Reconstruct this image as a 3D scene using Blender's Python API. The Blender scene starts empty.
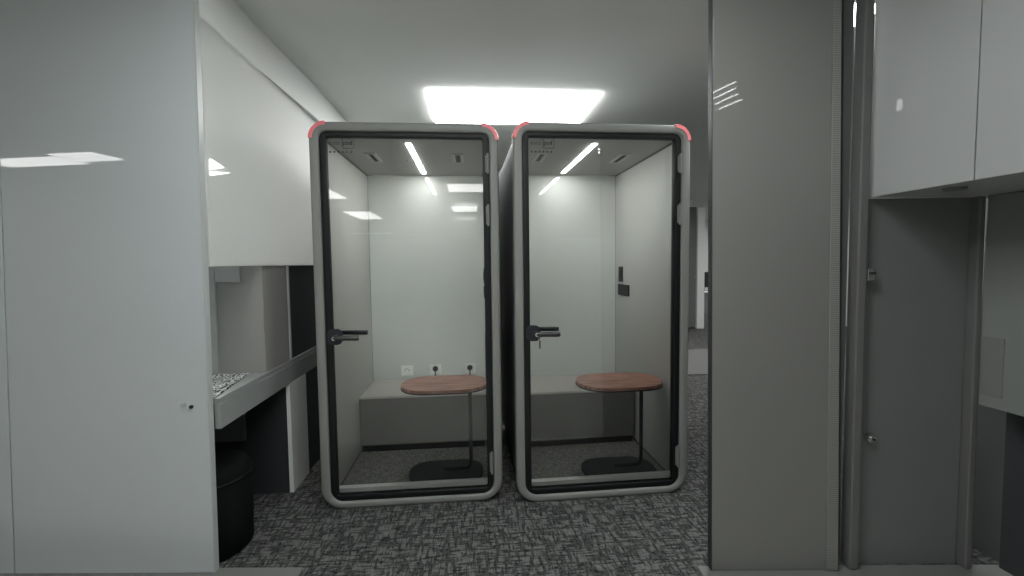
import bpy, bmesh, math, random
from math import pi, sin, cos, sqrt, radians
from mathutils import Vector, Matrix
random.seed(4)
S = bpy.context.scene
COL = S.collection

# ------------------------------------------------------------------ camera, world, exposure
yaw, pit, rol = .089, -.055, -.012
w = Vector((sin(yaw)*cos(pit), cos(yaw)*cos(pit), sin(pit)))
r0 = Vector((cos(yaw), -sin(yaw), 0)); u0 = r0.cross(w)
r = cos(rol)*r0 + sin(rol)*u0; u = -sin(rol)*r0 + cos(rol)*u0
cam = bpy.data.cameras.new('camera'); cam.sensor_width = 36; cam.lens = 36*447.572/1024
cam.clip_start = .02; cam.clip_end = 100
co = bpy.data.objects.new('camera', cam); COL.objects.link(co)
M3 = Matrix((r, u, -w)).transposed()
co.matrix_world = Matrix.Translation((0, 0, 1.438)) @ M3.to_4x4()
S.camera = co
wd = bpy.data.worlds.new('world'); S.world = wd; wd.use_nodes = True
wd.node_tree.nodes['Background'].inputs[0].default_value = (.5, .52, .52, 1)
wd.node_tree.nodes['Background'].inputs[1].default_value = .05
S.view_settings.view_transform = 'Standard'; S.view_settings.look = 'None'
S.view_settings.gamma = 1; S.view_settings.use_curve_mapping = False
S.view_settings.exposure = 1.3
PANEL_E = 4.0      # radiance of the ceiling light panels
LED_E = 23.0        # radiance of the booth light bars
CEIL = 2.75

# ------------------------------------------------------------------ materials
def lin(c):
    c /= 255
    return c/12.92 if c <= .04045 else ((c+.055)/1.055)**2.4
def rgb(a, b, c): return (lin(a), lin(b), lin(c), 1)
def mat(name, col, rough=.5, metal=0, spec=.5, coat=0, noise=0, nscale=40, bump=0, bscale=300):
    m = bpy.data.materials.new(name); m.use_nodes = True
    nt = m.node_tree; b = nt.nodes['Principled BSDF']
    b.inputs['Base Color'].default_value = col; b.inputs['Roughness'].default_value = rough
    b.inputs['Metallic'].default_value = metal; b.inputs['Specular IOR Level'].default_value = spec
    b.inputs['Coat Weight'].default_value = coat; b.inputs['Coat Roughness'].default_value = .004
    tc = nt.nodes.new('ShaderNodeTexCoord')
    if noise:
        n = nt.nodes.new('ShaderNodeTexNoise'); n.inputs['Scale'].default_value = nscale; n.inputs['Detail'].default_value = 4
        nt.links.new(tc.outputs['Object'], n.inputs['Vector'])
        mx = nt.nodes.new('ShaderNodeMix'); mx.data_type = 'RGBA'
        mx.inputs[6].default_value = tuple(x*(1-noise) for x in col[:3])+(1,)
        mx.inputs[7].default_value = tuple(min(1, x*(1+noise)) for x in col[:3])+(1,)
        nt.links.new(n.outputs['Fac'], mx.inputs[0]); nt.links.new(mx.outputs[2], b.inputs['Base Color'])
    if bump:
        n2 = nt.nodes.new('ShaderNodeTexNoise'); n2.inputs['Scale'].default_value = bscale
        nt.links.new(tc.outputs['Object'], n2.inputs['Vector'])
        bp = nt.nodes.new('ShaderNodeBump'); bp.inputs['Strength'].default_value = bump; bp.inputs['Distance'].default_value = .002
        nt.links.new(n2.outputs['Fac'], bp.inputs['Height']); nt.links.new(bp.outputs[0], b.inputs['Normal'])
    return m
def emit(name, col, e):
    m = bpy.data.materials.new(name); m.use_nodes = True
    b = m.node_tree.nodes['Principled BSDF']
    b.inputs['Base Color'].default_value = (.8, .8, .8, 1)
    b.inputs['Emission Color'].default_value = col; b.inputs['Emission Strength'].default_value = e
    return m
def glass_mat():
    m = bpy.data.materials.new('clear_glass'); m.use_nodes = True
    nt = m.node_tree; nt.nodes.clear()
    o = nt.nodes.new('ShaderNodeOutputMaterial'); mx = nt.nodes.new('ShaderNodeMixShader')
    t = nt.nodes.new('ShaderNodeBsdfTransparent'); g = nt.nodes.new('ShaderNodeBsdfGlossy'); f = nt.nodes.new('ShaderNodeFresnel')
    t.inputs[0].default_value = (.95, .965, .96, 1); g.inputs['Roughness'].default_value = 0.0
    f.inputs[0].default_value = 1.5
    nt.links.new(f.outputs[0], mx.inputs[0]); nt.links.new(t.outputs[0], mx.inputs[1]); nt.links.new(g.outputs[0], mx.inputs[2])
    nt.links.new(mx.outputs[0], o.inputs[0])
    return m
def carpet_mat(name, dark, light, sc=1.0, lo=.5, hi=.56):
    m = bpy.data.materials.new(name); m.use_nodes = True
    nt = m.node_tree; b = nt.nodes['Principled BSDF']; b.inputs['Roughness'].default_value = .95
    b.inputs['Specular IOR Level'].default_value = .15
    tc = nt.nodes.new('ShaderNodeTexCoord')
    fs = []
    for sx, sy, seed in ((11, 62, 0), (62, 11, 5), (26, 150, 9), (150, 26, 13)):
        mp = nt.nodes.new('ShaderNodeMapping'); mp.inputs['Scale'].default_value = (sx*sc, sy*sc, 1); mp.inputs['Location'].default_value = (seed, seed*2, 0)
        nt.links.new(tc.outputs['Object'], mp.inputs[0])
        n = nt.nodes.new('ShaderNodeTexNoise'); n.inputs['Scale'].default_value = 1; n.inputs['Detail'].default_value = 2
        nt.links.new(mp.outputs[0], n.inputs['Vector'])
        r_ = nt.nodes.new('ShaderNodeMapRange'); r_.inputs[1].default_value = lo-.02; r_.inputs[2].default_value = hi
        nt.links.new(n.outputs['Fac'], r_.inputs[0]); fs.append(r_.outputs[0])
    def math2(op, a, b_):
        k = nt.nodes.new('ShaderNodeMath'); k.operation = op
        for i, v in enumerate((a, b_)):
            if isinstance(v, float): k.inputs[i].default_value = v
            else: nt.links.new(v, k.inputs[i])
        return k.outputs[0]
    a = math2('MULTIPLY', math2('MAXIMUM', fs[0], fs[1]), .55)
    c = math2('MULTIPLY', math2('ADD', fs[2], fs[3]), .22)
    tot = nt.nodes.new('ShaderNodeMath'); tot.operation = 'ADD'; tot.use_clamp = True
    nt.links.new(a, tot.inputs[0]); nt.links.new(c, tot.inputs[1])
    mx = nt.nodes.new('ShaderNodeMix'); mx.data_type = 'RGBA'
    mx.inputs[6].default_value = light; mx.inputs[7].default_value = dark
    nt.links.new(tot.outputs[0], mx.inputs[0]); nt.links.new(mx.outputs[2], b.inputs['Base Color'])
    bp = nt.nodes.new('ShaderNodeBump'); bp.inputs['Strength'].default_value = .4; bp.inputs['Distance'].default_value = .003; bp.invert = True
    nt.links.new(tot.outputs[0], bp.inputs['Height']); nt.links.new(bp.outputs[0], b.inputs['Normal'])
    return m
def frosted_mat():
    m = bpy.data.materials.new('frosted_white_glazing'); m.use_nodes = True
    nt = m.node_tree; nt.nodes.clear()
    o = nt.nodes.new('ShaderNodeOutputMaterial'); mx = nt.nodes.new('ShaderNodeMixShader'); mx.inputs[0].default_value = .5
    d = nt.nodes.new('ShaderNodeBsdfDiffuse'); t = nt.nodes.new('ShaderNodeBsdfTranslucent')
    d.inputs[0].default_value = rgb(206, 209, 206); t.inputs[0].default_value = rgb(238, 238, 236)
    nt.links.new(d.outputs[0], mx.inputs[1]); nt.links.new(t.outputs[0], mx.inputs[2]); nt.links.new(mx.outputs[0], o.inputs[0])
    return m
def wood_mat():
    m = bpy.data.materials.new('red_brown_wood'); m.use_nodes = True
    nt = m.node_tree; b = nt.nodes['Principled BSDF']; b.inputs['Roughness'].default_value = .42
    tc = nt.nodes.new('ShaderNodeTexCoord'); mp = nt.nodes.new('ShaderNodeMapping'); mp.inputs['Scale'].default_value = (3, 38, 3)
    n = nt.nodes.new('ShaderNodeTexNoise'); n.inputs['Scale'].default_value = 1.5; n.inputs['Detail'].default_value = 6; n.inputs['Distortion'].default_value = .6
    cr = nt.nodes.new('ShaderNodeValToRGB')
    cr.color_ramp.elements[0].position = .32; cr.color_ramp.elements[0].color = rgb(128, 84, 70)
    cr.color_ramp.elements[1].position = .66; cr.color_ramp.elements[1].color = rgb(205, 150, 132)
    nt.links.new(tc.outputs['Object'], mp.inputs[0]); nt.links.new(mp.outputs[0], n.inputs['Vector'])
    nt.links.new(n.outputs['Fac'], cr.inputs[0]); nt.links.new(cr.outputs[0], b.inputs['Base Color'])
    return m
def maze_mat():
    m = bpy.data.materials.new('black_white_maze'); m.use_nodes = True
    nt = m.node_tree; b = nt.nodes['Principled BSDF']; b.inputs['Roughness'].default_value = .7
    tc = nt.nodes.new('ShaderNodeTexCoord')
    wv = nt.nodes.new('ShaderNodeTexWave'); wv.inputs['Scale'].default_value = 9; wv.inputs['Distortion'].default_value = 14
    wv.inputs['Detail'].default_value = 1; wv.inputs['Detail Scale'].default_value = 3
    cr = nt.nodes.new('ShaderNodeValToRGB'); cr.color_ramp.interpolation = 'CONSTANT'
    cr.color_ramp.elements[0].color = (.015, .015, .015, 1); cr.color_ramp.elements[1].position = .5; cr.color_ramp.elements[1].color = (.6, .62, .6, 1)
    nt.links.new(tc.outputs['Object'], wv.inputs['Vector']); nt.links.new(wv.outputs['Fac'], cr.inputs[0]); nt.links.new(cr.outputs[0], b.inputs['Base Color'])
    return m
def ribbed_mat():
    m = bpy.data.materials.new('ribbed_edge_strip'); m.use_nodes = True
    nt = m.node_tree; b = nt.nodes['Principled BSDF']; b.inputs['Roughness'].default_value = .7
    tc = nt.nodes.new('ShaderNodeTexCoord')
    wv = nt.nodes.new('ShaderNodeTexWave'); wv.bands_direction = 'Z'; wv.inputs['Scale'].default_value = 34; wv.inputs['Distortion'].default_value = 2.5
    mx = nt.nodes.new('ShaderNodeMix'); mx.data_type = 'RGBA'; mx.inputs[6].default_value = rgb(104, 106, 102); mx.inputs[7].default_value = rgb(126, 128, 124)
    nt.links.new(tc.outputs['Object'], wv.inputs['Vector']); nt.links.new(wv.outputs['Fac'], mx.inputs[0]); nt.links.new(mx.outputs[2], b.inputs['Base Color'])
    bp = nt.nodes.new('ShaderNodeBump'); bp.inputs['Strength'].default_value = .15; bp.inputs['Distance'].default_value = .001
    nt.links.new(wv.outputs['Fac'], bp.inputs['Height']); nt.links.new(bp.outputs[0], b.inputs['Normal'])
    return m

M = {
 'ceiling': mat('ceiling_paint', rgb(212, 215, 211), .8, noise=.03, nscale=2, spec=.2),
 'wall': mat('wall_paint', rgb(215, 217, 214), .75, noise=.03, nscale=2, spec=.2),
 'hatchwall': mat('white_satin_wall', rgb(218, 221, 217), .5, spec=.3, noise=.02, nscale=2),
 'panel_l': mat('glossy_grey_panel', rgb(181, 187, 189), .6, spec=.25, coat=1, noise=.03, nscale=1.5),
 'panel_r': mat('satin_grey_panel', rgb(112, 113, 110), .6, spec=.25, coat=.25, noise=.04, nscale=1.5),
 'bounce_floor': mat('pale_bounce_floor', rgb(196, 196, 190), .55, noise=.06, nscale=3),
 'kerb': mat('kerb_grey', rgb(108, 110, 108), .5),
 'edge': mat('pale_edge', rgb(170, 174, 172), .4),
 'alu': mat('aluminium', rgb(170, 172, 170), .38, metal=.8, noise=.05, nscale=20),
 'alu_d': mat('dull_aluminium', rgb(94, 95, 94), .6, metal=.1),
 'steel': mat('polished_steel', rgb(220, 220, 220), .2, metal=1),
 'shell': mat('booth_shell_grey', rgb(126, 128, 125), .45, spec=.35, noise=.02, nscale=5),
 'shell_side': mat('booth_side_grey', rgb(92, 94, 94), .5, spec=.35),
 'hinge': mat('satin_grey_hinge', rgb(118, 119, 118), .4, spec=.4),
 'red': mat('coral_red', rgb(240, 128, 134), .45),
 'black': mat('black_powder_coat', rgb(17, 18, 20), .5, spec=.3, noise=.1),
 'charcoal': mat('charcoal_metal', rgb(38, 40, 46), .5, spec=.35),
 'gun': mat('gunmetal', rgb(70, 70, 70), .35, metal=.6),
 'felt': mat('grey_felt', rgb(197, 198, 195), .95, spec=.1, noise=.12, nscale=160, bump=.3),
 'felt_top': mat('booth_ceiling_felt', rgb(172, 173, 171), .9, spec=.1, noise=.08, nscale=160),
 'bench': mat('bench_fabric', rgb(126, 126, 124), .95, spec=.1, noise=.14, nscale=170, bump=.4),
 'lit_top': mat('lit_bench_fabric', rgb(196, 193, 188), .95, spec=.1, noise=.1, nscale=170, bump=.4),
 'white_glass': mat('white_backpainted_glass', rgb(216, 219, 216), .6, spec=.1, coat=1, noise=.02, nscale=2),
 'white_plastic': mat('white_plastic', rgb(246, 246, 244), .4),
 'rubber': mat('dark_plinth', rgb(22, 22, 24), .7),
 'booth_carpet': carpet_mat('booth_carpet', rgb(92, 92, 91), rgb(160, 160, 157), 1.8, .45, .62),
 'carpet': carpet_mat('crosshatch_carpet', rgb(22, 23, 24), rgb(108, 109, 107), .85, .50, .55),
 'wood': wood_mat(), 'maze': maze_mat(), 'frosted': frosted_mat(), 'ribbed': ribbed_mat(), 'glass': glass_mat(),
 'screen': mat('taupe_screen', rgb(140, 139, 136), .8, noise=.05, nscale=3),
 'screen_frame': mat('screen_frame_grey', rgb(160, 162, 160), .55),
 'dark': mat('dark_panel', rgb(50, 52, 54), .6, spec=.3, noise=.08, nscale=4),
 'dark_door': mat('dark_grey_door', rgb(100, 103, 102), .6, spec=.3, noise=.05, nscale=2),
 'counter': mat('counter_grey_white', rgb(138, 141, 139), .5, noise=.03, nscale=3),
 'pouf': mat('black_fabric', rgb(20, 21, 22), .9, spec=.1, noise=.1, nscale=100),
 'cabinet': mat('pale_grey_cabinet', rgb(149, 151, 150), .55, spec=.3, coat=.2, noise=.02, nscale=2),
 'side_panel': mat('grey_side_panel', rgb(116, 119, 117), .6, noise=.04, nscale=2),
 'ink': mat('etched_ink', rgb(40, 41, 42), .6),
 'panel_light': emit('ceiling_diffuser', (1, .99, .98, 1), PANEL_E),
 'far_light': emit('far_ceiling_diffuser', (1, 1, 1, 1), 9),
 'walk_fill': emit('walkway_fill', (.98, 1, 1, 1), 7.5),
 'side_fill': emit('side_fill_panel', (.98, 1, 1, 1), 9),
 'main_light': emit('main_diffuser', (1, .99, 1, 1), 7.5),
 'led': emit('booth_light_bar', (1, .985, .96, 1), LED_E),
 'reflection_glow': emit('reflection_glow', (1, 1, 1, 1), .55),
 'tube': emit('tube_glow', (1, 1, 1, 1), 22),
}

# ------------------------------------------------------------------ helpers
def tag(o, label=None, cat=None, group=None, kind=None):
    if label: o['label'] = label
    if cat: o['category'] = cat
    if group: o['group'] = group
    if kind: o['kind'] = kind
    return o
def link(name, bm, m, parent=None, smooth=None):
    me = bpy.data.meshes.new(name)
    bmesh.ops.recalc_face_normals(bm, faces=bm.faces)
    bm.to_mesh(me); bm.free()
    me.materials.append(m)
    o = bpy.data.objects.new(name, me); COL.objects.link(o)
    if parent: o.parent = parent
    if smooth is not None:
        for p in me.polygons: p.use_smooth = True
        me.set_sharp_from_angle(angle=radians(smooth))
    return o
def empty(name, loc, rz=0):
    o = bpy.data.objects.new(name, None); COL.objects.link(o); o.location = loc; o.rotation_euler = (0, 0, rz); o.empty_display_size = .2
    return o
def merge(bm, b2):
    me = bpy.data.meshes.new('tmp'); b2.to_mesh(me); b2.free(); bm.from_mesh(me); bpy.data.meshes.remove(me)
def box(x0, x1, y0, y1, z0, z1, bev=0, seg=2, bm=None):
    b2 = bmesh.new()
    vs = [b2.verts.new((x, y, z)) for x in (x0, x1) for y in (y0, y1) for z in (z0, z1)]
    for f in ((0, 1, 3, 2), (4, 6, 7, 5), (0, 4, 5, 1), (2, 3, 7, 6), (0, 2, 6, 4), (1, 5, 7, 3)): b2.faces.new([vs[i] for i in f])
    if bev: bmesh.ops.bevel(b2, geom=list(b2.edges), offset=bev, segments=seg, profile=.5, affect='EDGES')
    if bm is None: return b2
    merge(bm, b2); return bm
def rr(w0, w1, z0, z1, rad, seg=8, top=None):
    pts = []; tp = rad if top is None else top
    for cx, cz, a0, q in ((w1-tp, z1-tp, 0, tp), (w0+tp, z1-tp, 90, tp), (w0+rad, z0+rad, 180, rad), (w1-rad, z0+rad, 270, rad)):
        for i in range(seg+1):
            a = radians(a0+90*i/seg); pts.append((cx+q*cos(a), cz+q*sin(a)))
    return pts
def ring(outer, inner, y0, y1, bevel=0):
    """frame between two outlines in the XZ plane with equal point counts"""
    b = bmesh.new(); n = len(outer)
    def inset(pts, k):   # small radial chamfer
        cx = sum(p[0] for p in pts)/n; cz = sum(p[1] for p in pts)/n
        hw = max(p[0] for p in pts)-cx; hh = max(p[1] for p in pts)-cz
        return [(cx+(p[0]-cx)*(hw-k)/hw, cz+(p[1]-cz)*(hh-k)/hh) for p in pts]
    loops = []
    if bevel:
        prof = [(outer, 0, y1), (outer, 0, y0+bevel), (outer, bevel*.3, y0+bevel*.3), (outer, bevel, y0), (inner, -bevel, y0), (inner, -bevel*.3, y0+bevel*.3), (inner, 0, y0+bevel), (inner, 0, y1)]
    else:
        prof = [(outer, 0, y1), (outer, 0, y0), (inner, 0, y0), (inner, 0, y1)]
    for pts, k, y in prof:
        loops.append([b.verts.new((p[0], y, p[1])) for p in inset(pts, k)])
    L = len(loops)
    for j in range(L):
        A, B = loops[j], loops[(j+1) % L]
        for i in range(n):
            b.faces.new((A[i], A[(i+1) % n], B[(i+1) % n], B[i]))
    return b
def prism(pts, z0, z1, bev=0):
    b = bmesh.new()
    lo = [b.verts.new((x, y, z0)) for x, y in pts]; hi = [b.verts.new((x, y, z1)) for x, y in pts]
    b.faces.new(lo[::-1]); b.faces.new(hi); n = len(pts)
    for i in range(n): b.faces.new((lo[i], lo[(i+1) % n], hi[(i+1) % n], hi[i]))
    if bev:
        es = [e for e in b.edges if abs(e.verts[0].co.z-e.verts[1].co.z) < 1e-6]
        bmesh.ops.bevel(b, geom=es, offset=bev, segments=3, profile=.5, affect='EDGES')
    return b
def cyl(p0, p1, rad, seg=20, r2=None, bm=None):
    p0 = Vector(p0); p1 = Vector(p1); d = p1-p0
    b2 = bmesh.new()
    bmesh.ops.create_cone(b2, cap_ends=True, segments=seg, radius1=rad, radius2=rad if r2 is None else r2, depth=d.length)
    q = Vector((0, 0, 1)).rotation_difference(d.normalized())
    bmesh.ops.transform(b2, matrix=Matrix.Translation((p0+p1)/2) @ q.to_matrix().to_4x4(), verts=b2.verts)
    if bm is None: return b2
    merge(bm, b2); return bm
def tube(pts, rad, seg=10):
    """swept round tube along a list of points"""
    b = bmesh.new(); pts = [Vector(p) for p in pts]; rings = []
    up = Vector((0.13, 1, .07)).normalized()
    for i, p in enumerate(pts):
        t = (pts[min(i+1, len(pts)-1)]-pts[max(i-1, 0)]).normalized()
        s = t.cross(up).normalized(); v = s.cross(t)
        rings.append([b.verts.new(p+s*rad*cos(2*pi*k/seg)+v*rad*sin(2*pi*k/seg)) for k in range(seg)])
    for a, c in zip(rings, rings[1:]):
        for k in range(seg): b.faces.new((a[k], a[(k+1) % seg], c[(k+1) % seg], c[k]))
    b.faces.new(rings[0][::-1]); b.faces.new(rings[-1])
    return b
def stadium(hx, hy, rad, seg=12):
    pts = []
    for cx, cy, a0 in ((hx-rad, hy-rad, 0), (-hx+rad, hy-rad, 90), (-hx+rad, -hy+rad, 180), (hx-rad, -hy+rad, 270)):
        for i in range(seg+1):
            a = radians(a0+90*i/seg); pts.append((cx+rad*cos(a), cy+rad*sin(a)))
    return pts
def struct(name, bm, m):
    return tag(link(name, bm, m), kind='structure')

# ------------------------------------------------------------------ the setting
struct('floor', box(-7, 8, 1.75, 14, -.1, 0), M['carpet'])
struct('floor', box(-7, 8, -18, 1.75, -.1, 0), M['bounce_floor'])  # unseen near floor, made pale to bounce light onto ceiling and fronts
struct('ceiling', box(-7, 8, -18, 14, CEIL, CEIL+.1), M['ceiling'])
struct('wall_left', box(-7.1, -7, -18, 14, 0, CEIL), M['wall'])
struct('wall_right', box(8, 8.1, -18, 14, 0, CEIL), M['wall'])
struct('wall_back', box(-7, 8, -18.1, -18, 0, CEIL), M['wall'])
struct('wall_front', box(-7, 8, 13.9, 14, 0, CEIL), M['wall'])
struct('wall_far', box(-1.15, 4.70, 9.2, 9.35, 0, CEIL), M['wall'])
# upper wall of the hatch along the left of the booths and the bulkhead over it
struct('wall_hatch', prism([(-1.158, 2.0985), (-1.15, 2.0978), (-1.15, 9.2), (-1.158, 9.2)], 1.443, 2.52), M['frosted'])
struct('trim_1', prism([(-1.29, 2.112), (-1.1505, 2.098), (-1.1505, 2.6), (-1.118, 3.4), (-1.118, 9.2), (-1.29, 9.2)], 2.52, CEIL), M['hatchwall'])
struct('wall_corridor', box(-3.2, -3.1, 2.3, 9.2, 0, CEIL), M['wall'])

# the near line of panels stands square to a line turned 5.7 degrees
NL = 1/sqrt(1.01)
def L3(s, d, z): # s along the line, d behind it
    return Vector((s*NL+d*.1*NL, 1.95-s*.1*NL+d*NL, z))
def qprism(s0t, s1t, s0b, s1b, z0, z1, d0, d1, bev=0, bm=None):
    b = bmesh.new(); vs = []
    for s0, s1, z in ((s0b, s1b, z0), (s0t, s1t, z1)):
        for s, d in ((s0, d0), (s1, d0), (s1, d1), (s0, d1)): vs.append(b.verts.new(L3(s, d, z)))
    for f in ((3, 2, 1, 0), (4, 5, 6, 7), (0, 1, 5, 4), (1, 2, 6, 5), (2, 3, 7, 6), (3, 0, 4, 7)): b.faces.new([vs[i] for i in f])
    if bev: bmesh.ops.bevel(b, geom=list(b.edges), offset=bev, segments=2, profile=.5, affect='EDGES')
    if bm is None: return b
    merge(bm, b); return bm

# left glossy partition: two sheets
lp = empty('partition_panel', L3(-2.0, .03, 0))
def wlink(name, bm, m, parent, **k):
    o = link(name, bm, m, parent, **k); o.matrix_parent_inverse = Matrix.Translation(-parent.location) if parent.rotation_euler.z == 0 else Matrix.Identity(4); return o
wlink('sheet', qprism(-2.0, -1.157, -2.104, -1.192, .055, CEIL, 0, .03, .002), M['panel_l'], lp)
wlink('edge_strip', qprism(-1.1565, -1.150, -1.1915, -1.186, .055, CEIL, -.003, .028, .002), M['edge'], lp)
lk = wlink('lock', cyl(L3(-1.286, -.012, .828), L3(-1.286, 0, .828), .009, 16), M['steel'], lp)
wlink('keyhole', cyl(L3(-1.254, -.008, .82), L3(-1.254, 0, .82), .008, 16), M['black'], lp)
tag(lp, 'large glossy grey partition panel at the left, reflecting ceiling lights, with two tiny locks', 'partition')
lp2 = empty('partition_panel', L3(-3.2, .03, 0))
wlink('sheet', qprism(-5.2, -2.006, -5.2, -2.110, .055, CEIL, 0, .03, .002), M['panel_l'], lp2)
tag(lp2, 'glossy grey partition sheet beyond the vertical seam at the far left edge', 'partition')
struct('trim_2', qprism(-5.2, -.80, -5.2, -.80, 0, .055, -.06, .035, .004), M['kerb'])
struct('trim_3', qprism(1.0, 2.75, 1.0, 2.75, 0, .052, -.06, .035, .004), M['kerb'])

# right grey sliding panel
rp = empty('sliding_panel', L3(1.3, .02, 0))
wlink('leaf', qprism(1.024, 1.522, 1.054, 1.560, .053, CEIL, 0, .035, .002), M['panel_r'], rp)
wlink('ribbed_edge', qprism(1.522, 1.553, 1.560, 1.612, .053, CEIL, -.004, .036, .002), M['ribbed'], rp)
tag(rp, 'tall plain grey sliding panel with a ribbed edge strip, right of the booths', 'panel')
wlink('dark_edge_cover', qprism(1.020, 1.0235, 1.050, 1.0535, .053, CEIL, .0005, .036), M['dark'], rp)  # added dark strip, covers the light caught by the leaf's side face
gr = empty('channel_panel', L3(1.63, .07, 0))
wlink('board', qprism(1.556, 1.657, 1.615, 1.661, .053, CEIL, .06, .10), M['dark_door'], gr)
wlink('rail', qprism(1.600, 1.606, 1.655, 1.660, .053, CEIL, .048, .06), M['alu_d'], gr)
tag(gr, 'dark recessed channel panel between the ribbed edge and the aluminium post', 'panel')
po = empty('door_post', L3(1.69, .03, 0))
wlink('post', qprism(1.660, 1.700, 1.664, 1.704, .053, CEIL, 0, .06, .006), M['alu_d'], po)
wlink('strike_plate', qprism(1.702, 1.732, 1.702, 1.732, 1.345, 1.40, -.004, .03, .003), M['steel'], po)
wlink('latch_tongue', qprism(1.706, 1.728, 1.706, 1.728, 1.372, 1.384, -.018, .0, .003), M['gun'], po)
tag(po, 'slim aluminium door post with a steel strike plate, left of the dark door', 'post')
dd = empty('dark_door', L3(1.95, .05, 0))
wlink('leaf', qprism(1.706, 2.170, 1.706, 2.170, .053, 1.70, .04, .075, .002), M['dark_door'], dd)
wlink('bolt_rod', qprism(1.708, 1.738, 1.708, 1.745, .66, 1.34, .028, .04, .004), M['alu_d'], dd)
kn = bmesh.new(); cyl(L3(1.758, .015, .645), L3(1.758, .04, .645), .020, 24, bm=kn); cyl(L3(1.758, .008, .645), L3(1.758, .016, .645), .013, 24, r2=.009, bm=kn)
kn2 = wlink('lock_knob', kn, M['steel'], dd, smooth=40)
wlink('keyhole', cyl(L3(1.759, .004, .644), L3(1.759, .0085, .644), .005, 12), M['black'], dd)
tag(dd, 'tall dark grey door with a bolt rod and round steel lock under the pale cabinet', 'door')
p2 = tag(link('cabinet_post', qprism(2.170, 2.196, 2.175, 2.205, .053, 1.70, .0, .08, .006), M['alu_d']), 'thin grey post between the dark door and the right side panel', 'post')

# pale overhead cabinet, two doors on its aisle face
oc = empty('overhead_cabinet', (2.06, 1.45, 1.704))
wlink('carcass', box(1.742, 2.40, .95, 1.815, 1.704, CEIL-.003), M['cabinet'], oc)
for a, b_ in ((.952, 1.404), (1.408, 1.813)):
    wlink('door', box(1.722, 1.741, a, b_, 1.704, CEIL-.006, .0015), M['cabinet'], oc)
wlink('puck_lamp', cyl((1.82, 1.55, 1.694), (1.82, 1.55, 1.704), .035, 32), M['alu_d'], oc)
tag(oc, 'pale grey overhead cabinet with two flat doors at the upper right', 'cabinet')
# right side panel below
sp = empty('side_cabinet', (2.3, 1.4, 0))
wlink('carcass', box(2.19, 2.45, 1.0, 1.732, .80, 1.70, .003), M['side_panel'], sp)
wlink('base', box(2.33, 2.45, 1.0, 1.732, 0.0, .80), M['dark'], sp)
wlink('label_plate', box(2.186, 2.19, 1.645, 1.725, .85, 1.10, .001), M['panel_r'], sp)
tag(sp, 'grey side cabinet over a dark base at the far right edge', 'cabinet')
struct('wall_nook', box(2.46, 2.56, .3, 1.95, 0, CEIL), M['dark_door'])

# ------------------------------------------------------------------ ceiling lights
def ceiling_light(x0, x1, y0, y1, label, group=None, m='panel_light', name='ceiling_light', deep=.012):
    t = empty(name, ((x0+x1)/2, (y0+y1)/2, CEIL))
    cx, cy = (x0+x1)/2, (y0+y1)/2
    d = link('diffuser', box(x0-cx, x1-cx, y0-cy, y1-cy, -deep, -.004), M[m], t)
    if deep > .02: return tag(t, label, 'light', group)
    f = box(x0-cx-.012, x1-cx+.012, y0-cy-.012, y0-cy-.001, -.006, 0)
    box(x0-cx-.012, x1-cx+.012, y1-cy+.001, y1-cy+.012, -.010, 0, bm=f)
    box(x0-cx-.012, x0-cx-.001, y0-cy-.001, y1-cy+.001, -.010, 0, bm=f)
    box(x1-cx+.001, x1-cx+.012, y0-cy-.001, y1-cy+.001, -.010, 0, bm=f)
    link('frame', f, M['white_plastic'], t)
    tag(t, label, 'light', group)
    return t
ceiling_light(-1.02, -.42, 4.45, 5.65, 'added fill panel hidden behind the left booth, washing the pale hatch wall', m='panel_light')  # unseen panel added to brighten the hatch wall
ceiling_light(-.307, 1.02, 3.47, 4.22, 'wide square ceiling light panel glowing above the two booths', m='main_light', deep=.021)
ceiling_light(1.55, 2.15, 2.2, 2.8, 'added fill panel in front of the right booth, hidden behind the grey sliding panel', m='side_fill')  # out of view, added to light the left wall and booth fronts
ceiling_light(-.80, -.10, .70, 1.30, 'added fill panel just ahead of the viewer, left of the pair above the walkway', 'added walkway fill panels', m='walk_fill')  # this pair is added out of view as front fill light
ceiling_light(.10, .75, .70, 1.30, 'added fill panel just ahead of the viewer, right of the pair above the walkway', 'added walkway fill panels', m='walk_fill')  # second added fill panel of the pair
ceiling_light(-2.6, -2.0, 2.95, 4.15, 'added fill panel in the room behind the frosted left wall', m='far_light')  # unseen, added to shine through the frosted wall
ceiling_light(-.38, .335, -2.87, -2.07, 'ceiling panel behind the viewer, nearest reflection at upper right of the left booth glass', 'ceiling panels reflected in the glass')
ceiling_light(-.43, .147, -5.94, -4.97, 'ceiling panel behind the viewer, smaller lower reflection at right of the left booth glass', 'ceiling panels reflected in the glass')
ceiling_light(-3.1, -2.40, -3.75, -2.21, 'ceiling panel behind the viewer, reflected at the left edge of the left booth glass', 'ceiling panels reflected in the glass')
ceiling_light(-3.1, -2.46, -7.84, -5.90, 'ceiling panel behind the viewer, slanted reflection beside the left booth side wall', 'ceiling panels reflected in the glass')
ceiling_light(-4.87, -3.18, -13.7, -13.5, 'long strip light behind the viewer, thin reflection low in the left booth glass', 'ceiling panels reflected in the glass')
ceiling_light(-6.6, -5.45, -1.20, -.79, 'ceiling panel reflected as the long pale ellipse on the left partition', 'ceiling panels reflected in the partition')
ceiling_light(-5.42, -4.84, -1.08, -.68, 'ceiling panel reflected as the short pale wedge on the left partition', 'ceiling panels reflected in the partition')
ceiling_light(6.9, 7.9, 10.6, 11.6, 'ceiling panel lighting the bright room past the right of the booths', m='far_light')
ceiling_light(3.75, 4.95, 5.6, 6.6, 'ceiling panel over the carpet past the right of the booths', m='far_light')
tl = empty('tube_light', (1.686, .08, CEIL))
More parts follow.
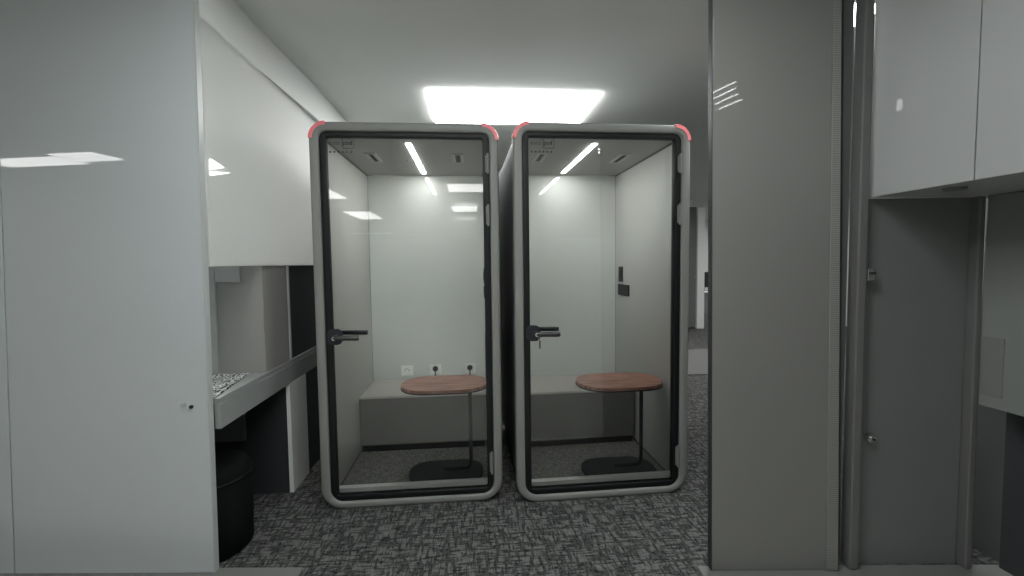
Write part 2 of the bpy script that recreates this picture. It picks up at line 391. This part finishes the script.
for ox, oy in ((-.086, .19), (-.036, .065), (.024, -.06), (.099, -.195)):
    link('tube', cyl((ox-.05, oy-.105, -.016), (ox+.05, oy+.105, -.016), .005, 12), M['tube'], tl)
link('tray', prism([(-.20, .10), (-.12, .33), (.0, .33), (.20, -.10), (.12, -.34), (.0, -.34)][::-1], -.008, 0), M['dark_door'], tl)
tag(tl, 'small four-tube ceiling light reflected as slanted streaks on the right sliding panel', 'light')

# ------------------------------------------------------------------ the booths
W, H, D = 1.068, 2.25, 1.25
HW = W/2
def text_mesh(name, s, size, m, parent, loc, bold=0):
    cu = bpy.data.curves.new(name, 'FONT'); cu.body = s; cu.size = size; cu.extrude = .0004; cu.offset = bold
    cu.align_x = 'LEFT'
    o = bpy.data.objects.new('tmp', cu); COL.objects.link(o)
    dg = bpy.context.evaluated_depsgraph_get(); me = bpy.data.meshes.new_from_object(o.evaluated_get(dg))
    bpy.data.objects.remove(o); bpy.data.curves.remove(cu)
    me.transform(Matrix.Rotation(pi/2, 4, 'X')); me.materials.clear(); me.materials.append(m)
    k = bpy.data.objects.new(name, me); COL.objects.link(k); k.parent = parent; k.location = loc
    return k
def make_pod(loc, rz, label, sockets):
    t = empty('phone_booth', loc, rz); tag(t, label, 'phone booth', 'glass-fronted phone booths')
    f = .052
    # moulded front rim and the shell sleeve behind it
    link('front_rim', ring(rr(-HW, HW, 0, H, .125, 14, .092), rr(-HW+f, HW-f, .042, H-f, .075, 14, .045), 0, .07, .012), M['shell'], t, 50)
    link('shell', ring(rr(-HW+.012, HW-.012, .012, H-.012, .115, 14, .082), rr(-HW+.05, HW-.05, .03, H-.055, .06, 14), .07, D-.06), M['shell_side'], t, 50)
    link('rear_rim', ring(rr(-HW, HW, 0, H, .125, 14, .092), rr(-HW+.05, HW-.05, .03, H-.055, .06, 14), D-.06, D, 0), M['shell'], t, 50)
    for s in (-1, 1):   # coral corner strips, arcs hugging the top corners
        cx, cz = s*(HW-.092), H-.092; b = bmesh.new(); n = 16; L = []
        for i in range(n+1):
            a = radians(90*i/n*1.0)
            c_, s_ = cos(a)*s, sin(a)
            L.append([b.verts.new((cx+c_*q, y, cz+s_*q)) for q, y in ((.073, -.003), (.092, -.003), (.0955, .003), (.0955, .05), (.073, .004))])
        for A, B in zip(L, L[1:]):
            for k in range(5): b.faces.new((A[k], A[(k+1) % 5], B[(k+1) % 5], B[k]))
        b.faces.new(L[0]); b.faces.new(L[-1][::-1])
        o = link('corner_strip', b, M['red'], t, 50); o['label'] = 'coral red corner strip'
    # door
    dw = HW-f-.002
    dr = link('door', ring(rr(-dw, dw, .043, H-f-.002, .07, 14, .042), rr(-dw+.036, dw-.036, .076, H-f-.030, .012, 14), .012, .05, .003), M['black'], t, 50)
    gl = link('glass', box(-dw+.034, dw-.034, .026, .036, f+.022, H-f-.028), M['glass'], dr)
    for z0, z1 in ((1.965, 2.08), (1.66, 1.785), (.165, .30)):
        hb = cyl((dw-.008, .002, z0), (dw-.008, .002, z1), .008, 14)
        box(dw-.022, dw-.008, .004, .013, z0+.01, z1-.01, .001, bm=hb)
        h = link('hinge', hb, M['hinge'], dr, 40)
    # handle: rounded plate on the left stile reaching over the glass, lever with neck
    hz = 1.025; hx = -dw+.036
    b = prism([(x, y) for x, y in stadium(.042, .046, .030)], 0, .012, .003)
    bmesh.ops.transform(b, matrix=Matrix.Translation((hx+.018, .012, hz)) @ Matrix.Rotation(pi/2, 4, 'X'), verts=b.verts)
    hd = link('door_handle', b, M['charcoal'], dr, 40)
    b = cyl((hx+.030, -.040, hz), (hx+.030, .012, hz), .014, 20)
    prof = [(hx+.020, -.046, hz), (hx+.045, -.050, hz+.001), (hx+.10, -.050, hz), (hx+.150, -.046, hz-.002), (hx+.160, -.040, hz-.002)]
    merge(b, tube(prof, .0155, 14))
    link('lever', b, M['gun'], hd, 50)
    b = cyl((hx+.030, .036, hz+.012), (hx+.030, .085, hz+.012), .013, 20)
    merge(b, tube([(hx+.020, .085, hz+.012), (hx+.08, .088, hz+.012), (hx+.185, .085, hz+.010)], .0135, 14))
    link('inner_lever', b, M['charcoal'], hd, 50)
    link('lock_cylinder', cyl((hx+.028, -.062, hz-.001), (hx+.028, -.056, hz-.001), .010, 18), M['steel'], hd, 40)
    # printed mark at the top left of the glass
    gx, gz, gy = -dw+.048, H-f-.072, .0252
    a = text_mesh('maker_mark', 'insta', .034, M['ink'], gl, (gx, gy, gz))
    a2 = text_mesh('maker_mark', 'pod', .034, M['ink'], gl, (gx+.078, gy, gz), .0007)
    link('mark_frame', ring(rr(gx+.074, gx+.142, gz-.022, gz+.040, .012, 5), rr(gx+.077, gx+.139, gz-.019, gz+.037, .010, 5), gy-.0008, gy), M['ink'], gl)
    b = bmesh.new()
    for k in range(6): box(gx+.004+.023*k, gx+.013+.023*k, gy-.0006, gy, gz-.045, gz-.037, bm=b)
    link('mark_line', b, M['ink'], gl)
    # interior
    x0, x1, yb, zc, zf = -HW+.058, HW-.058, 1.169, 2.176, .05
    link('side_wall', box(-HW+.036, x0, .07, yb, zf, zc), M['felt'], t)
    link('side_wall', box(x1, HW-.036, .07, yb, zf, zc), M['felt'], t)
    link('booth_ceiling', box(x0, x1, .07, yb, zc, zc+.03), M['felt_top'], t)
    link('booth_floor', box(x0, x1, .07, yb, zf-.015, zf), M['booth_carpet'], t)
    link('sill', box(x0, x1, .055, .095, zf-.01, .100, .002), M['white_plastic'], t)
    link('jamb', box(x0, x0+.014, .06, .10, .101, zc, .002), M['alu_d'], t)
    link('jamb', box(x1-.014, x1, .06, .10, .101, zc, .002), M['alu_d'], t)
    link('back_panel', box(x0+.004, x1-.004, yb, yb+.02, zf, zc-.004), M['white_glass'], t)
    bn = link('bench', box(x0+.001, x1-.012, .688, yb-.002, zf+.045, .462, .012, 3), M['bench'], t, 40)
    link('lit_bench_top', box(x0+.0005, x1-.0115, .6875, yb-.001, .440, .4685, .012, 3), M['lit_top'], bn, 40)  # paler top layer paints in the light falling on the bench
    link('plinth', box(x0+.012, x1-.03, .70, yb-.002, zf, zf+.046), M['rubber'], bn)
    link('light_bar', box(-.018, .010, .17, 1.075, zc-.004, zc-.001), M['led'], t)
    for s in (-1, 1):
        v = link('vent', ring([(p[0], p[1]) for p in rr(s*.287-.038, s*.287+.038, -.13, .13, .006, 3)], rr(s*.287-.018, s*.287+.018, -.11, .11, .004, 3), 0, .008), M['edge'], t)
        v.data.transform(Matrix.Translation((0, .535, zc-.0085)) @ Matrix(((1, 0, 0, 0), (0, 0, 1, 0), (0, 1, 0, 0), (0, 0, 0, 1))))
        sl = box(s*.287-.018, s*.287+.018, .425, .645, zc-.003, zc-.001)
        link('slot', sl, M['black'], v)
        b = bmesh.new()
        for k in (0, 2): box(s*.287-.014+.012*k, s*.287-.010+.012*k, .43, .64, zc-.007, zc-.003, bm=b)
        link('fins', b, M['alu_d'], v)
    b = cyl((-.07, .62, zc-.006), (-.07, .62, zc-.001), .009, 20); link('sensor', b, M['shell'], t, 40)
    for x, wd_ in (((-.19, .10), (.047, .10), (.339, .10)) if sockets else ()):
        so = link('wall_socket', box(x-wd_/2, x+wd_/2, yb-.010, yb-.001, .500, .585, .003), M['white_plastic'], t)
        b = bmesh.new()
        for k in (-1, 0, 1): box(x-.004+.016*k, x+.001+.016*k, yb-.0108, yb-.0098, .540+(.012 if k == 0 else 0), .553+(.012 if k == 0 else 0), bm=b)
        link('pin_holes', b, M['charcoal'], so)
    sw = link('wall_switch', box(x1-.010, x1-.0005, .985, 1.075, 1.275, 1.40, .003), M['charcoal'], t); sw['label'] = 'dark rocker switch on the side wall'
    link('rocker', box(x1-.014, x1-.010, 1.01, 1.05, 1.30, 1.37, .002), M['black'], sw)
    cp = link('control_panel', box(x1-.012, x1-.0005, .84, 1.085, 1.165, 1.255, .003), M['charcoal'], t); cp['label'] = 'dark control panel under the switch'
    return t
def copy_tree(o, parent=None):
    c = o.copy(); COL.objects.link(c)
    if parent: c.parent = parent
    for ch in list(o.children): copy_tree(ch, c)
    return c
RZ = .016
pL = make_pod((-.903+HW, 2.647, 0), 0, 'grey phone booth at left with coral corners, a red-brown table and two dark plugs inside', True)
pR = make_pod((.248+HW*cos(RZ), 2.592+HW*sin(RZ), 0), RZ, 'grey phone booth at right with coral corners and a key in its lock', False)

# side tables: rounded wooden top on an off-centre stem over a dark base plate
def make_table():
    t = empty('side_table', (0, 0, 0))
    b = prism(stadium(.28, .190, .18, 14), .590, .609, .004); link('tabletop', b, M['wood'], t, 40)
    b = prism(stadium(.283, .193, .183, 14), .583, .5905, .001); link('edge_band', b, M['charcoal'], t, 40)
    b = prism(stadium(.243, .165, .14, 14), 0, .014, .004); link('base_plate', b, M['charcoal'], t, 40)
    pts = [(-.02, .02, .020), (.06, .02, .020), (.130, .02, .021), (.150, .02, .028), (.161, .02, .045), (.164, .02, .08), (.164, .02, .35), (.164, .02, .575)]
    link('stem', tube(pts, .0125, 16), M['charcoal'], t, 60)
    link('mounting_plate', box(.10, .225, -.05, .09, .574, .5835, .002), M['charcoal'], t)
    return t
FZ = .051
tA = make_table(); tA.location = (-.19, 2.94, FZ)
tag(tA, 'small red-brown oval side table inside the left booth', 'table', 'oval side tables in the booths')
tB = copy_tree(tA); tB.location = (.955, 2.85, FZ); tB.rotation_euler = (0, 0, .016)
tag(tB, 'small red-brown oval side table inside the right booth', 'table', 'oval side tables in the booths')

# two plugs on their cables in the left booth's sockets
def make_plug():
    t = empty('power_plug', (0, 0, 0))
    b = cyl((0, 0, 0), (0, -.022, 0), .024, 20, r2=.019); link('plug_body', b, M['black'], t, 40)
    link('cable', tube([(0, -.018, -.01), (0, -.030, -.035), (0, -.030, -.06), (0, -.025, -.075), (.002, -.02, -.0835)], .005, 8), M['black'], t, 60)
    return t
g1 = make_plug(); g1.location = (-.322, 3.804, .552)
tag(g1, 'black plug and short cable in the left booth, middle socket', 'plug', 'plugs in the left booth')
g2 = copy_tree(g1); g2.location = (-.030, 3.804, .552); tag(g2, 'black plug and short cable in the left booth, rightmost socket by the glass edge', 'plug', 'plugs in the left booth')
# key hanging in the right booth's lock
ky = empty('key', (.248+.134, 2.526, 1.022), 0)
b = box(-.0035, .0035, -.004, -.001, -.012, .0, .0005); link('key_bow', b, M['gun'], ky)
link('key_ring', tube([(.009*sin(a), -.003, -.016+.009*cos(a)) for a in [2*pi*i/16 for i in range(17)]], .0016, 6), M['steel'], ky)
b = box(-.004, .004, -.0045, -.0025, -.075, -.026, .0008); link('key_blade', b, M['gun'], ky)
tag(ky, 'small dark key hanging from the lock of the right booth handle', 'key')

# ------------------------------------------------------------------ left counter and screens
ct = empty('counter', (-1.2, 2.6, 0))
wlink('worktop', prism([(-2.6, 2.27), (-1.152, 2.112), (-1.152, 4.4), (-2.6, 4.4)], .815, .842, .002), M['counter'], ct)
wlink('front_band', box(-1.175, -1.150, 2.112, 4.4, .700, .815, .002), M['counter'], ct)
wlink('leg_panel', box(-1.175, -1.150, 2.885, 3.16, .0, .70, .002), M['hatchwall'], ct)
wlink('kick_board', box(-1.178, -1.158, 3.163, 4.4, .0, .70), M['dark'], ct)
wlink('modesty_panel', box(-2.6, -1.18, 2.885, 2.905, .0, .815), M['dark'], ct)
wlink('end_panel', box(-1.62, -1.42, 2.85, 2.884, .36, .70, .001), M['dark_door'], ct)
tag(ct, 'pale counter along the left of the booths with a white leg panel and dark underside', 'counter')
sc = empty('desk_screen', (-1.5, 2.6, .842))
wlink('back_screen', box(-2.6, -1.160, 2.60, 2.63, .843, 1.441), M['screen'], sc)
wlink('side_screen', box(-1.185, -1.160, 2.6305, 2.925, .843, 1.441), M['screen'], sc)
wlink('screen_frame', box(-1.47, -1.405, 2.585, 2.60, .843, 1.441, .002), M['screen_frame'], sc)
wlink('header_strip', box(-1.404, -1.275, 2.588, 2.60, 1.352, 1.441, .002), M['screen_frame'], sc)
wlink('corner_post', box(-1.187, -1.152, 2.93, 2.95, .843, 1.441, .002), M['screen_frame'], sc)
tag(sc, 'taupe privacy screen with a lighter frame standing on the left counter', 'screen')
ds = tag(link('dark_screen', box(-1.185, -1.165, 2.955, 4.4, .843, 1.441), M['dark']), 'near black screen on the counter beside the left booth', 'screen')
mp = prism([(-1.50, 2.57), (-1.24, 2.57), (-1.172, 2.12), (-1.50, 2.16)], .843, .850, .001)
tag(link('patterned_mat', mp, M['maze']), 'black and white maze patterned mat lying on the left counter', 'mat')
pf = empty('pouf', (-1.37, 2.36, 0))
b = bmesh.new()
prof = [(.0, .0), (.185, .0), (.20, .012), (.205, .2), (.20, .40), (.19, .43), (.16, .447), (0, .45)]
n = 32; rings = []
for q, z in prof:
    if q == 0: rings.append([b.verts.new((0, 0, z))])
    else: rings.append([b.verts.new((q*cos(2*pi*i/n), q*sin(2*pi*i/n), z)) for i in range(n)])
for A, B in zip(rings, rings[1:]):
    for i in range(n):
        a = [A[0]] if len(A) == 1 else [A[i], A[(i+1) % n]]; c = [B[0]] if len(B) == 1 else [B[(i+1) % n], B[i]]
        b.faces.new(a+c)
link('cushion', b, M['pouf'], pf, 50)
link('seam', tube([(.207*cos(a), .207*sin(a), .38) for a in [2*pi*i/32 for i in range(33)]], .004, 6), M['black'], pf, 60)
tag(pf, 'round black stool in the shade under the left counter', 'stool')

# ------------------------------------------------------------------ far right glimpse
fd = empty('far_door', (4.6, 9.19, 0))
wlink('leaf', box(4.45, 4.755, 9.15, 9.19, .03, 2.58), M['dark_door'], fd)
wlink('jamb', box(4.76, 4.92, 9.10, 9.36, 0, 2.56, .004), M['hatchwall'], fd)
wlink('lever', cyl((4.72, 9.11, 1.1), (4.72, 9.15, 1.1), .02, 12), M['steel'], fd)
tag(fd, 'dark far door with a white jamb past the right booth', 'door')
dk = empty('far_desk', (6.55, 12.1, 0))
wlink('worktop', box(6.0, 7.2, 11.8, 12.5, .56, .60, .003), M['hatchwall'], dk)
wlink('drawer_unit', box(6.1, 6.9, 11.85, 12.4, 0, .56, .003), M['side_panel'], dk)
tag(dk, 'white desk in the bright room past the right booth', 'desk')
mo = empty('monitor', (6.52, 12.1, .6))
wlink('display', box(6.25, 6.80, 12.08, 12.12, .70, 1.13, .006), M['black'], mo)
wlink('stand', box(6.49, 6.56, 12.12, 12.15, .60, .9, .003), M['charcoal'], mo)
wlink('foot', box(6.40, 6.65, 12.02, 12.24, .60, .612, .003), M['charcoal'], mo)
tag(mo, 'black monitor on the white desk in the far bright room', 'monitor')

rg = box(2.5, 4.3, 5.35, 6.9, .0, .012, .004)  # flat pale sheet standing in for light glare on the carpet
tag(link('glare_patch', rg, mat('painted_glare', rgb(104, 104, 102), .95, spec=.1, noise=.12, nscale=60, bump=.4)), 'pale patch imitating light glare on the dark carpet past the right booth', 'glare_patch')
# two glowing triangles imitating light reflections on the hatch wall
glints = empty('reflection_glints', (-1.15, 2.16, 1.88))
def glint(pts):
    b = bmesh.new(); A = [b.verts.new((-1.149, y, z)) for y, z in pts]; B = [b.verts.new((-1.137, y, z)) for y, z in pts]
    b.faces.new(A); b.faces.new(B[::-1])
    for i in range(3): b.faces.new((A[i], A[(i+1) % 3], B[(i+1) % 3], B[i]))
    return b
wlink('glint', glint([(2.118, 1.915), (2.222, 1.898), (2.118, 1.868)]), M['reflection_glow'], glints)
wlink('glint', glint([(2.118, 1.860), (2.285, 1.888), (2.118, 1.842)]), M['reflection_glow'], glints)
tag(glints, 'two small glowing triangles imitating light reflections beside the left partition', 'light')
